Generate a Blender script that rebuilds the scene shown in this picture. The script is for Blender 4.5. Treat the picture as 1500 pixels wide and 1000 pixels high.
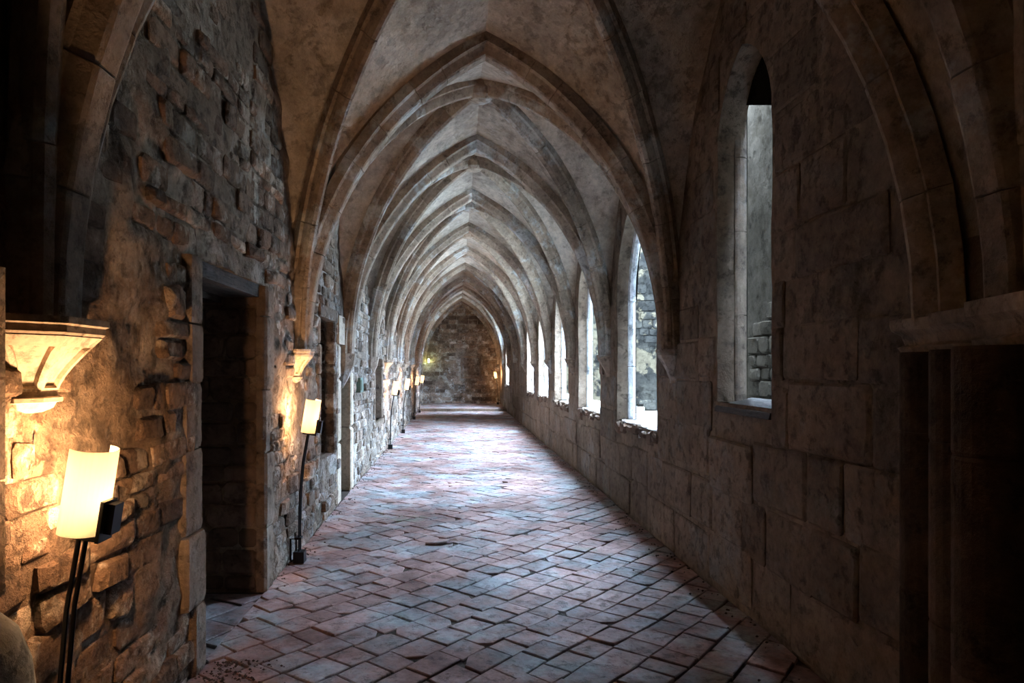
import bpy, bmesh, math, random
from mathutils import Vector, noise
random.seed(7)
R_ = random.Random(11)
SC = bpy.context.scene
COL = SC.collection
for o in list(bpy.data.objects):
    bpy.data.objects.remove(o)

# ------------------------------------------------------------------ camera, sky, exposure
CAM_H = 1.65
F = 1000.0                      # focal length in pixels of a 1500 px wide frame
cam_d = bpy.data.cameras.new('camera')
cam_d.sensor_width = 36.0
cam_d.lens = 36.0 * F / 1500.0
cam_d.shift_x = (750 - 667) / 1500.0
cam_d.shift_y = -(500 - 539) / 1500.0
cam_d.clip_start = 0.05
cam_d.clip_end = 500
cam = bpy.data.objects.new('camera', cam_d)
cam.location = (0, 0, CAM_H)
cam.rotation_euler = (math.pi / 2, 0, 0)
COL.objects.link(cam)
SC.camera = cam

world = bpy.data.worlds.new('overcast_sky')
SC.world = world
world.use_nodes = True
wn = world.node_tree
wn.nodes.clear()
wo = wn.nodes.new('ShaderNodeOutputWorld')
wb = wn.nodes.new('ShaderNodeBackground')
# overcast sky: brighter towards the zenith, the same all the way round
wb.inputs['Strength'].default_value = 38.0
wtc = wn.nodes.new('ShaderNodeTexCoord')
wsx = wn.nodes.new('ShaderNodeSeparateXYZ')
wrp = wn.nodes.new('ShaderNodeValToRGB')
wrp.color_ramp.elements[0].position = 0.0
wrp.color_ramp.elements[0].color = (0.27, 0.40, 0.60, 1)
wrp.color_ramp.elements[1].position = 1.0
wrp.color_ramp.elements[1].color = (0.55, 0.76, 1.0, 1)
wn.links.new(wtc.outputs['Generated'], wsx.inputs[0])
wn.links.new(wsx.outputs['Z'], wrp.inputs[0])
wn.links.new(wrp.outputs[0], wb.inputs['Color'])
wn.links.new(wb.outputs[0], wo.inputs[0])

SC.view_settings.view_transform = 'Standard'
SC.view_settings.look = 'None'
SC.view_settings.gamma = 1.0
SC.view_settings.use_curve_mapping = False
SC.view_settings.exposure = 1.38
try:
    SC.cycles.use_denoising = True
    SC.cycles.max_bounces = 10
    SC.cycles.diffuse_bounces = 7
    SC.cycles.glossy_bounces = 3
    SC.cycles.transmission_bounces = 4
    SC.cycles.sample_clamp_indirect = 6.0
    SC.cycles.caustics_reflective = False
    SC.cycles.caustics_refractive = False
except Exception:
    pass

LAMP_W = 14.0                   # light of each torch lamp
LAMP_C = (1.0, 0.56, 0.27)

# ------------------------------------------------------------------ dimensions
A = 1.42                        # left wall at x = -A
B = 1.955                       # right wall at x = +B
XC = (B - A) / 2.0
ZS = 1.815                      # springing of the vault
Y_END = 30.0
Y_BACK = -1.7
LINES = [Y_BACK, 2.3, 6.09] + [6.09 + 2.585 * i for i in range(1, 9)] + [Y_END]
# 6.09 8.675 11.26 13.845 16.43 19.015 21.6 24.185 26.77 30
ZSILL = 1.03

# ------------------------------------------------------------------ materials
def nt_new(name):
    m = bpy.data.materials.new(name)
    m.use_nodes = True
    n = m.node_tree
    n.nodes.clear()
    out = n.nodes.new('ShaderNodeOutputMaterial')
    return m, n, out

def mixc(n, fac, a, b, mode='MIX'):
    x = n.nodes.new('ShaderNodeMix')
    x.data_type = 'RGBA'
    x.blend_type = mode
    for s, v in ((x.inputs[0], fac), (x.inputs[6], a), (x.inputs[7], b)):
        if isinstance(v, (int, float)):
            s.default_value = v
        elif isinstance(v, tuple):
            s.default_value = (*v, 1)
        else:
            n.links.new(v, s)
    return x.outputs[2]

def ramp(n, fac, stops):
    r = n.nodes.new('ShaderNodeValToRGB')
    el = r.color_ramp.elements
    while len(el) > 1:
        el.remove(el[0])
    el[0].position = stops[0][0]
    c = stops[0][1]
    el[0].color = (*c, 1) if isinstance(c, tuple) else (c, c, c, 1)
    for p, c in stops[1:]:
        e = el.new(p)
        e.color = (*c, 1) if isinstance(c, tuple) else (c, c, c, 1)
    n.links.new(fac, r.inputs[0])
    return r.outputs[0]

def nz(n, vec, scale, detail=6, rough=0.6, dist=0.0, stretch=None):
    if stretch:
        mp = n.nodes.new('ShaderNodeMapping')
        mp.inputs['Scale'].default_value = stretch
        n.links.new(vec, mp.inputs['Vector'])
        vec = mp.outputs[0]
    t = n.nodes.new('ShaderNodeTexNoise')
    t.inputs['Scale'].default_value = scale
    t.inputs['Detail'].default_value = detail
    t.inputs['Roughness'].default_value = rough
    t.inputs['Distortion'].default_value = dist
    n.links.new(vec, t.inputs['Vector'])
    return t.outputs[0]

def mth(n, op, a, b=None):
    x = n.nodes.new('ShaderNodeMath')
    x.operation = op
    for s, v in ((x.inputs[0], a), (x.inputs[1], b)):
        if v is None:
            continue
        if isinstance(v, (int, float)):
            s.default_value = v
        else:
            n.links.new(v, s)
    return x.outputs[0]

def stone_mat(name, cols, patch=None, patch_amt=(0.5, 0.6), patch_scale=1.3, scale=1.6, dark=0.45,
              bump=0.5, bdist=0.03, fine=22.0, rough=0.9, vary=0.3, stretch=None, stain_scale=0.7,
              moss=None, pitc=0.5, near_tint=None, spec=0.25):
    """weathered stone or plaster; everything keyed to the world position and to a tint per piece"""
    m, n, out = nt_new(name)
    pos = n.nodes.new('ShaderNodeNewGeometry').outputs['Position']
    bs = n.nodes.new('ShaderNodeBsdfPrincipled')
    n.links.new(bs.outputs[0], out.inputs[0])
    bs.inputs['Roughness'].default_value = rough
    bs.inputs['Specular IOR Level'].default_value = spec
    k = len(cols)
    base = ramp(n, nz(n, pos, scale, 8, 0.68, 0.15, stretch),
                [(0.28 + 0.44 * i / max(1, k - 1), c) for i, c in enumerate(cols)])
    if patch:
        pf = ramp(n, nz(n, pos, patch_scale, 9, 0.66, 0.1), [(patch_amt[0], 0.0), (patch_amt[1], 1.0)])
        base = mixc(n, pf, base, patch)
    if near_tint:      # brown tint multiplied in at low Y, fading to none farther along
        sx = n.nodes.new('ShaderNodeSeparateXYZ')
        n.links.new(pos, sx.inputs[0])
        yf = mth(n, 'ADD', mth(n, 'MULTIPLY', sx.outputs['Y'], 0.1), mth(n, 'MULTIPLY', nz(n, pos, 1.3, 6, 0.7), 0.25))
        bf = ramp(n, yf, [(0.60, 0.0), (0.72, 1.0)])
        base = mixc(n, 1.0, base, mixc(n, bf, near_tint, (1.0, 1.0, 1.0)), 'MULTIPLY')
    # tint of the single piece
    at = n.nodes.new('ShaderNodeAttribute')
    at.attribute_name = 'tint'
    oi = n.nodes.new('ShaderNodeObjectInfo')
    t = mth(n, 'FRACT', mth(n, 'ADD', at.outputs['Fac'], oi.outputs['Random']))
    tv = ramp(n, t, [(0.0, 1 - vary), (0.5, 1.0), (1.0, 1 + vary * 0.9)])
    base = mixc(n, 1.0, base, tv, 'MULTIPLY')
    # dark damp stains and fine grain
    st = ramp(n, nz(n, pos, stain_scale, 7, 0.7, 0.15), [(0.34, dark), (0.56, 1.0)])
    base = mixc(n, 1.0, base, st, 'MULTIPLY')
    gr = ramp(n, nz(n, pos, fine, 5, 0.75), [(0.3, 0.62), (0.62, 1.12)])
    base = mixc(n, 0.85, base, gr, 'MULTIPLY')
    pit = ramp(n, nz(n, pos, fine * 0.55, 8, 0.74, 0.12, stretch), [(0.36, 0.0), (0.47, 1.0)])
    base = mixc(n, 1.0, base, mixc(n, pit, (pitc, pitc, pitc), (1.0, 1.0, 1.0)), 'MULTIPLY')
    if moss:
        mf = ramp(n, nz(n, pos, 0.9, 8, 0.7), [(0.6, 0.0), (0.68, 0.75)])
        base = mixc(n, mf, base, moss)
    n.links.new(base, bs.inputs['Base Color'])
    h1 = nz(n, pos, fine * 0.32, 9, 0.72, 0.1, stretch)
    h2 = nz(n, pos, fine * 1.6, 4, 0.7)
    h = mth(n, 'ADD', h1, mth(n, 'MULTIPLY', h2, 0.35))
    h = mth(n, 'ADD', h, mth(n, 'MULTIPLY', pit, 0.45))
    b = n.nodes.new('ShaderNodeBump')
    b.inputs['Strength'].default_value = bump
    b.inputs['Distance'].default_value = bdist
    n.links.new(h, b.inputs['Height'])
    n.links.new(b.outputs[0], bs.inputs['Normal'])
    return m

M = {}
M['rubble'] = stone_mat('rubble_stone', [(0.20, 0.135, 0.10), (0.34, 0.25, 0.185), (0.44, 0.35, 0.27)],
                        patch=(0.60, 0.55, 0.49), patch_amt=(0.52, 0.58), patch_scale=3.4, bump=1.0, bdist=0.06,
                        fine=24, vary=0.5, dark=0.55, near_tint=(0.95, 0.80, 0.67))
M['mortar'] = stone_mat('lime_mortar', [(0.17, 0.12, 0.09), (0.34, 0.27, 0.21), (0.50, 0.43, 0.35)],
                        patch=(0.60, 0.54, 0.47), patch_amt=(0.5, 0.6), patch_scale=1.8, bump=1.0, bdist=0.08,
                        fine=18, vary=0.0, dark=0.55, near_tint=(0.95, 0.80, 0.67))
M['ashlar'] = stone_mat('ashlar_sandstone', [(0.19, 0.125, 0.085), (0.275, 0.20, 0.145), (0.34, 0.26, 0.195)],
                        patch=(0.27, 0.25, 0.225), patch_amt=(0.52, 0.66), patch_scale=1.4, bump=0.8, bdist=0.03,
                        fine=16, vary=0.22, dark=0.55, stretch=(1, 1, 1))
M['plaster'] = stone_mat('worn_plaster', [(0.21, 0.14, 0.095), (0.30, 0.22, 0.16), (0.37, 0.285, 0.215)],
                         patch=(0.17, 0.125, 0.09), patch_amt=(0.56, 0.68), patch_scale=1.9, bump=0.8, bdist=0.04,
                         fine=14, vary=0.0, dark=0.5)
M['web'] = stone_mat('vault_plaster', [(0.44, 0.35, 0.28), (0.60, 0.51, 0.42), (0.70, 0.62, 0.52)],
                     patch=(0.50, 0.38, 0.27), patch_amt=(0.52, 0.66), patch_scale=1.1, bump=0.7, bdist=0.04,
                     fine=13, vary=0.10, dark=0.5, scale=1.2, pitc=.72)
M['rib'] = stone_mat('rib_stone', [(0.23, 0.165, 0.12), (0.40, 0.31, 0.235), (0.52, 0.43, 0.335)],
                     patch=(0.54, 0.53, 0.50), patch_amt=(0.53, 0.60), patch_scale=1.5, bump=0.6, bdist=0.02,
                     fine=20, vary=0.16, dark=0.5, stain_scale=1.3)
M['carved'] = stone_mat('carved_sandstone', [(0.46, 0.37, 0.27), (0.58, 0.48, 0.36), (0.64, 0.54, 0.42)],
                        bump=0.35, bdist=0.01, fine=26, vary=0.08, dark=0.75)
M['floor_tile'] = stone_mat('floor_tile', [(0.31, 0.15, 0.13), (0.39, 0.235, 0.21), (0.41, 0.325, 0.31)],
                            patch=(0.36, 0.375, 0.39), patch_amt=(0.46, 0.62), patch_scale=1.5, scale=1.1, bump=0.6,
                            bdist=0.012, fine=18, rough=0.58, vary=0.24, dark=0.5, stain_scale=1.1,
                            moss=(0.17, 0.20, 0.14))
M['earth'] = stone_mat('joint_earth', [(0.05, 0.038, 0.03), (0.10, 0.075, 0.06), (0.14, 0.11, 0.09)],
                       bump=1.0, bdist=0.02, fine=40, vary=0.0)
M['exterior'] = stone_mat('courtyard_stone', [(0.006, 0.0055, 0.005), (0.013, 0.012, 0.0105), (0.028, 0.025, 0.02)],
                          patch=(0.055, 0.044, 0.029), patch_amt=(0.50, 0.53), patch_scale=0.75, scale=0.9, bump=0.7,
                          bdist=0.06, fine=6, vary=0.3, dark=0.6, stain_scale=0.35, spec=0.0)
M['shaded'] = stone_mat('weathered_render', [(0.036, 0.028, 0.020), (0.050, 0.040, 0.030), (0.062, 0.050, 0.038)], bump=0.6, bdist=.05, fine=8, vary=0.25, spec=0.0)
M['dark_pier'] = stone_mat('dark_pier_stone', [(0.06, 0.04, 0.03), (0.11, 0.075, 0.055), (0.17, 0.12, 0.09)], bump=0.6, fine=16, vary=0.2, spec=0.1)  # dark brown stone of the pier shafts
M['sill'] = stone_mat('sill_stone', [(0.55, 0.54, 0.52), (0.68, 0.67, 0.65), (0.76, 0.75, 0.72)],
                      bump=0.8, bdist=0.03, fine=14, vary=0.2, dark=0.7)
M['ground'] = stone_mat('courtyard_gravel', [(0.36, 0.35, 0.31), (0.5, 0.49, 0.45), (0.6, 0.59, 0.55)],
                        bump=0.5, bdist=0.02, fine=10, vary=0.0)
M['dark_stone'] = stone_mat('dark_brown_stone', [(0.13, 0.085, 0.058), (0.21, 0.14, 0.10), (0.29, 0.20, 0.15)],
                            bump=0.8, bdist=0.03, fine=14, vary=0.3, dark=0.6)  # darker brown stone for recess backs, niche cheek and sill edges
M['wood'] = stone_mat('old_oak', [(0.05, 0.04, 0.034), (0.10, 0.08, 0.068), (0.16, 0.135, 0.12)],
                      bump=0.8, bdist=0.01, fine=20, vary=0.2, stretch=(6, 0.7, 6))
M['roof'] = stone_mat('roof_tile', [(0.2, 0.1, 0.07), (0.28, 0.14, 0.1)], bump=0.3)

def plain(name, col, rough=0.5, metal=0.0, emis=None, es=0.0):
    m, n, out = nt_new(name)
    bs = n.nodes.new('ShaderNodeBsdfPrincipled')
    g = n.nodes.new('ShaderNodeNewGeometry').outputs['Position']
    c = ramp(n, nz(n, g, 30, 4, 0.6), [(0.3, tuple(v * 0.85 for v in col)), (0.7, tuple(min(1, v * 1.1) for v in col))])
    n.links.new(c, bs.inputs['Base Color'])
    bs.inputs['Roughness'].default_value = rough
    bs.inputs['Metallic'].default_value = metal
    if emis:
        bs.inputs['Emission Color'].default_value = (*emis, 1)
        bs.inputs['Emission Strength'].default_value = es
    n.links.new(bs.outputs[0], out.inputs[0])
    return m

M['iron'] = plain('black_iron', (0.012, 0.012, 0.014), 0.45, 0.6)
M['green'] = plain('green_enamel', (0.06, 0.13, 0.105), 0.4)
M['white'] = plain('white_card', (0.75, 0.75, 0.72), 0.6)
M['bulb'] = plain('bulb', (0.9, 0.8, 0.6), 0.5, 0, (1.0, 0.66, 0.33), 60.0)
M['signal'] = plain('signal_lamp', (0.7, 0.9, 0.4), 0.5, 0, (0.75, 1.0, 0.42), 5.0)
M['leaf'] = plain('dry_leaf', (0.12, 0.06, 0.035), 0.8)
mg, ng, og = nt_new('frosted_glass')
tr = ng.nodes.new('ShaderNodeBsdfTranslucent')
tr.inputs[0].default_value = (0.72, 0.68, 0.60, 1)
df = ng.nodes.new('ShaderNodeBsdfDiffuse')
df.inputs[0].default_value = (0.8, 0.78, 0.7, 1)
gl = ng.nodes.new('ShaderNodeBsdfGlossy')
gl.inputs['Roughness'].default_value = 0.25
mx = ng.nodes.new('ShaderNodeMixShader')
mx.inputs[0].default_value = 0.3
mx2 = ng.nodes.new('ShaderNodeMixShader')
mx2.inputs[0].default_value = 0.05
ng.links.new(tr.outputs[0], mx.inputs[1])
ng.links.new(df.outputs[0], mx.inputs[2])
ng.links.new(mx.outputs[0], mx2.inputs[1])
ng.links.new(gl.outputs[0], mx2.inputs[2])
ng.links.new(mx2.outputs[0], og.inputs[0])
M['glass'] = mg

# ------------------------------------------------------------------ helpers
class MB:
    """collects polygons with a tint per face"""
    def __init__(s):
        s.v = []; s.f = []; s.t = []
    def add(s, vs, fs, tint=0.0, flip=False):
        k = len(s.v)
        s.v += [tuple(p) for p in vs]
        for f in fs:
            g = [k + i for i in f]
            s.f.append(g[::-1] if flip else g)
            s.t.append(tint)
    def box(s, x0, x1, y0, y1, z0, z1, tint=0.0):
        v = [(x, y, z) for z in (z0, z1) for y in (y0, y1) for x in (x0, x1)]
        s.add(v, [(0, 2, 3, 1), (4, 5, 7, 6), (0, 1, 5, 4), (2, 6, 7, 3), (0, 4, 6, 2), (1, 3, 7, 5)], tint)
    def mesh(s, name):
        me = bpy.data.meshes.new(name)
        me.from_pydata(s.v, [], s.f)
        at = me.attributes.new('tint', 'FLOAT', 'FACE')
        at.data.foreach_set('value', s.t)
        me.update()
        return me
    def build(s, name, mat, parent=None, smooth=False, kind=None, label=None):
        me = s.mesh(name)
        me.materials.append(mat)
        if smooth:
            me.polygons.foreach_set('use_smooth', [True] * len(me.polygons))
        return link(name, me, parent, kind, label)

def link(name, me, parent=None, kind=None, label=None):
    o = bpy.data.objects.new(name, me)
    COL.objects.link(o)
    if parent is not None:
        o.parent = parent
        # parents sit at a location without rotation: keep world placement
        p = parent; off = Vector((0, 0, 0))
        while p is not None:
            off += Vector(p.location); p = p.parent
        o.location = -off
    if kind: o['kind'] = kind
    if label: o['label'] = label
    return o

def empty(name, loc=(0, 0, 0), label=None, cat=None, group=None, kind=None):
    o = bpy.data.objects.new(name, None)
    o.empty_display_size = 0.1
    o.location = loc
    COL.objects.link(o)
    if label: o['label'] = label
    if cat: o['category'] = cat
    if group: o['group'] = group
    if kind: o['kind'] = kind
    return o

def tube(mb, pts, r, seg=8, tint=0.0):
    pts = [Vector(p) for p in pts]
    rings = []
    for i, p in enumerate(pts):
        d = (pts[min(i + 1, len(pts) - 1)] - pts[max(i - 1, 0)]).normalized()
        u = d.cross(Vector((0.1, 1, 0.05))).normalized()
        w = d.cross(u)
        rr = r[i] if isinstance(r, (list, tuple)) else r
        rings.append([p + (u * math.cos(2 * math.pi * k / seg) + w * math.sin(2 * math.pi * k / seg)) * rr for k in range(seg)])
    vs = [q for ring in rings for q in ring]
    fs = []
    for i in range(len(rings) - 1):
        for k in range(seg):
            a = i * seg + k; b = i * seg + (k + 1) % seg
            fs.append((a, b, b + seg, a + seg))
    fs.append(tuple(range(seg))[::-1]); fs.append(tuple(range((len(rings) - 1) * seg, len(rings) * seg)))
    mb.add(vs, fs, tint)

def loft(mb, rings, tint=0.0, closed=True, caps=True):
    n = len(rings[0])
    vs = [p for r in rings for p in r]
    fs = []
    for i in range(len(rings) - 1):
        for k in range(n if closed else n - 1):
            a = i * n + k; b = i * n + (k + 1) % n
            fs.append((a, b, b + n, a + n))
    if caps:
        fs.append(tuple(range(n))[::-1]); fs.append(tuple(range((len(rings) - 1) * n, len(rings) * n)))
    mb.add(vs, fs, tint)

def fbm(x, y, z, o=3):
    s = 0; a = 1.0
    for i in range(o):
        s += a * noise.noise(Vector((x, y, z)))
        x *= 2.1; y *= 2.1; z *= 2.1; a *= 0.55
    return s

# ------------------------------------------------------------------ vault curves
def arc(S, rise):
    R = (S * S + rise * rise) / (2 * S)
    return R, math.asin(min(1.0, rise / R)) if rise <= R else math.pi - math.asin(R / R)

def bay_par(i):
    """rise of transverse arches, wall arches and of the crossing above the springing"""
    if i in (0, 1):
        return 3.05, 3.12
    return 2.62, 2.93
T_RISE = 2.74

def respond(i, side):
    """start of the diagonals on line i going forward (+Y)"""
    y = LINES[i]
    if side > 0 and i == 1:
        return y + 0.36
    return y

def curve_pt(S, rise, t, n=0.0):
    R, th = arc(S, rise)
    a = th * t
    s = R - (R - n) * math.cos(a)
    z = (R - n) * math.sin(a)
    return s, z

def wall_top(side, Y):
    """height of the wall arch (where web and wall meet)"""
    for i in range(len(LINES) - 1):
        y0 = respond(i, side); y1 = LINES[i + 1]
        if LINES[i] <= Y <= y1:
            S = (y1 - y0) / 2
            d = min(Y - y0, y1 - Y)
            if d <= 0: return ZS
            rise = bay_par(i)[0]
            R, th = arc(S, rise)
            d = min(d, S)
            return ZS + math.sqrt(max(0, R * R - (R - d) ** 2))
    return ZS

# ------------------------------------------------------------------ ceiling: eight curved web pieces per bay
ceiling = empty('ceiling', (0, 0, 0), kind='structure')
NT, NV = 22, 9
for i in range(len(LINES) - 1):
    y0, y1 = LINES[i], LINES[i + 1]
    ym = (y0 + y1) / 2
    fr, cr = bay_par(i)
    for part in ('left', 'right', 'near', 'far'):
        mb = MB()
        def patch(Fc, Dc):
            vs = []
            for a in range(NT + 1):
                t = a / NT
                P = Fc(t); Q = Dc(t)
                for b in range(NV + 1):
                    v = b / NV
                    p = P.lerp(Q, v)
                    bul = 0.05 * math.sin(math.pi * v) * (1 - abs(2 * t - 1)) + 0.012 * fbm(p.x * 1.3, p.y * 1.3, p.z * 1.3, 2)
                    p.z += bul
                    vs.append(p)
            fs = []
            for a in range(NT):
                for b in range(NV):
                    k = a * (NV + 1) + b
                    fs.append((k, k + 1, k + NV + 2, k + NV + 1))
            mb.add(vs, fs, 0.0)
        def diag(xw, yw):
            S = math.hypot(XC - xw, ym - yw)
            def f(t):
                s, z = curve_pt(S, cr, t)
                k = s / S
                return Vector((xw + (XC - xw) * k, yw + (ym - yw) * k, ZS + z))
            return f
        def trans(xw, yl):
            def f(t):
                s, z = curve_pt(abs(XC - xw), T_RISE, t)
                return Vector((xw + s * (1 if xw < XC else -1), yl, ZS + z))
            return f
        def form(xw, ys, ye, sgn):
            S = abs(ye - ys) / 2
            def f(t):
                s, z = curve_pt(S, fr, t)
                return Vector((xw + sgn * 0.06, ys + s * (1 if ye > ys else -1), ZS + z))
            return f
        for side, xw in ((-1, -A), (1, B)):
            ys = respond(i, side)
            if (part == 'left' and side < 0) or (part == 'right' and side > 0):
                patch(form(xw, ys, y1, side), diag(xw, ys))
                patch(form(xw, y1, ys, side), diag(xw, y1))
            if part == 'near':
                patch(trans(xw, y0), diag(xw, ys))
            if part == 'far':
                patch(trans(xw, y1), diag(xw, y1))
        mb.build('vault_web', M['web'], ceiling, smooth=True)

# unseen slab added over the vault to block daylight
mb = MB(); mb.box(-A - 1.6, B + 0.5, Y_BACK - 0.4, Y_END + 0.5, 5.15, 5.4)
mb.build('daylight_block', M['roof'], ceiling)

# ------------------------------------------------------------------ ribs: every rib a run of voussoirs
PROF_T = [(-0.145, -0.04), (-0.145, 0.045), (-0.115, 0.06), (-0.07, 0.12), (-0.05, 0.13), (0.05, 0.13),
          (0.07, 0.12), (0.115, 0.06), (0.145, 0.045), (0.145, -0.04)]
PROF_D = [(-0.085, -0.04), (-0.085, 0.04), (-0.06, 0.05), (-0.05, 0.095), (-0.03, 0.135), (0.0, 0.148), (0.03, 0.135),
          (0.05, 0.095), (0.06, 0.05), (0.085, 0.04), (0.085, -0.04)]
_vcache = {}
trim_no = [0]
def new_trim(loc):
    trim_no[0] += 1
    return empty('trim_%d' % trim_no[0], loc, kind='structure')

def voussoir_meshes(key, S, rise, prof, count):
    """local frame: x runs along the plan direction, y sideways, z up, origin at the springer"""
    if key in _vcache:
        return _vcache[key]
    R, th = arc(S, rise)
    cuts = [0.0]
    rr = random.Random(hash(key) % 1000 if not isinstance(key, str) else 5)
    for k in range(1, count):
        cuts.append((k + rr.uniform(-0.16, 0.16)) / count)
    cuts.append(1.0)
    out = []
    for k in range(count):
        a, b = cuts[k] * th, cuts[k + 1] * th
        e = 0.0015 / R
        e2 = 0.006 / R
        last = k == count - 1
        if last:
            sts = [(a + e, .004), (a + e2, 0), (a * .66 + b * .34, 0), (a * .34 + b * .66, 0), (b, 0)]
        else:
            sts = [(a + e, .004), (a + e2, 0), ((a + b) / 2, 0), (b - e2, 0), (b - e, .004)]
        off = rr.uniform(-0.002, 0.003)
        rings = []
        for q, (ang, red) in enumerate(sts):
            ring = []
            for (l, nn) in prof:
                ne = nn - red + off if nn > 0 else nn
                le = l * (1 - red * 4) + 0.003 * math.sin(k * 3.1 + q)
                if last and q == len(sts) - 1:
                    s = S
                    z = math.sqrt(max(0.0, (R - ne) ** 2 - (R - S) ** 2))
                else:
                    s = R - (R - ne) * math.cos(ang)
                    z = (R - ne) * math.sin(ang)
                    s = min(s, S)
                ring.append((s, le, z))
            rings.append(ring)
        mb = MB()
        loft(mb, rings, rr.random())
        me = mb.mesh('voussoir')
        me.materials.append(M['rib'])
        me.polygons.foreach_set('use_smooth', [False] * len(me.polygons))
        out.append(me)
    _vcache[key] = out
    return out

def rib(parent, p0, p1, rise, prof, key, count):
    S = math.hypot(p1[0] - p0[0], p1[1] - p0[1])
    ang = math.atan2(p1[1] - p0[1], p1[0] - p0[0])
    for me in voussoir_meshes(key, S, rise, prof, count):
        o = bpy.data.objects.new('voussoir', me)
        COL.objects.link(o)
        o.parent = parent
        o.location = (p0[0] - parent.location.x, p0[1] - parent.location.y, ZS - parent.location.z)
        o.rotation_euler = (0, 0, ang)

for i, y in enumerate(LINES):
    t = new_trim((XC, y, ZS))
    rib(t, (-A, y), (XC, y), T_RISE, PROF_T, 'T', 8)
    rib(t, (B, y), (XC, y), T_RISE, PROF_T, 'T', 8)
for i in range(len(LINES) - 1):
    y0, y1 = LINES[i], LINES[i + 1]
    ym = (y0 + y1) / 2
    cr = bay_par(i)[1]
    t = new_trim((XC, ym, ZS))
    for (xw, yw) in ((-A, y0), (B, respond(i, 1)), (-A, y1), (B, y1)):
        S = math.hypot(XC - xw, ym - yw)
        rib(t, (xw, yw), (XC, ym), cr, PROF_D, 'D%.2f' % S, 8 if i < 2 else 7)
    # boss where the diagonals cross
    mb = MB()
    zb = ZS + cr
    rings = []
    for (r, z) in ((0.13, 0.0), (0.155, -0.10), (0.15, -0.17), (0.11, -0.21), (0.05, -0.225)):
        rings.append([(XC + r * math.cos(k * math.pi / 5), ym + r * math.sin(k * math.pi / 5), zb + z) for k in range(10)])
    loft(mb, rings, R_.random())
    mb.build('keystone', M['rib'], t)

# ------------------------------------------------------------------ walls
def disp(side, y, z):
    if side < 0:
        return 0.030 * fbm(1.7, y * 2.6, z * 3.1, 3) + 0.022 * noise.noise(Vector((9, y * 8, z * 11)))
    return 0.010 * fbm(4.7, y * 1.5, z * 1.5, 2) + 0.006 * noise.noise(Vector((9, y * 7, z * 7)))

def WX(side, n):
    return (-A + n) if side < 0 else (B - n)

def open_z(op, y):
    """(low, high) of the opening at y, the head pointed when apex > spring"""
    lo = op['z0']
    if op['za'] > op['zs'] + 1e-6:
        S = (op['y1'] - op['y0']) / 2
        rise = op['za'] - op['zs']
        R, th = arc(S, rise) if rise >= S else ((S * S + rise * rise) / (2 * S), 0)
        d = max(0.0, min(y - op['y0'], op['y1'] - y))
        d = min(d, S)
        hi = op['zs'] + math.sqrt(max(0, R * R - (R - d) ** 2))
    else:
        hi = op['zs']
    return lo, hi

LEFT_OPEN = [
    dict(y0=3.77, y1=5.02, z0=0.0, zs=2.26, za=2.26, depth=1.15, k='niche'),
    dict(y0=7.14, y1=7.98, z0=0.66, zs=2.19, za=2.19, depth=0.34, k='recess'),
    dict(y0=8.35, y1=9.22, z0=0.0, zs=1.94, za=1.94, depth=0.8, k='door'),
    dict(y0=12.0, y1=13.1, z0=0.69, zs=1.83, za=1.83, depth=0.3, k='recess'),
]
RIGHT_OPEN = [dict(y0=4.22, y1=5.10, z0=1.40, zs=3.25, za=3.86, depth=0.20, k='slit')]
for li in (2, 3, 4, 5, 6, 9):
    y = LINES[li]
    RIGHT_OPEN.append(dict(y0=y + 0.54, y1=y + 2.16, z0=ZSILL, zs=2.45, za=3.55, depth=0.17, k='window'))

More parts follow.
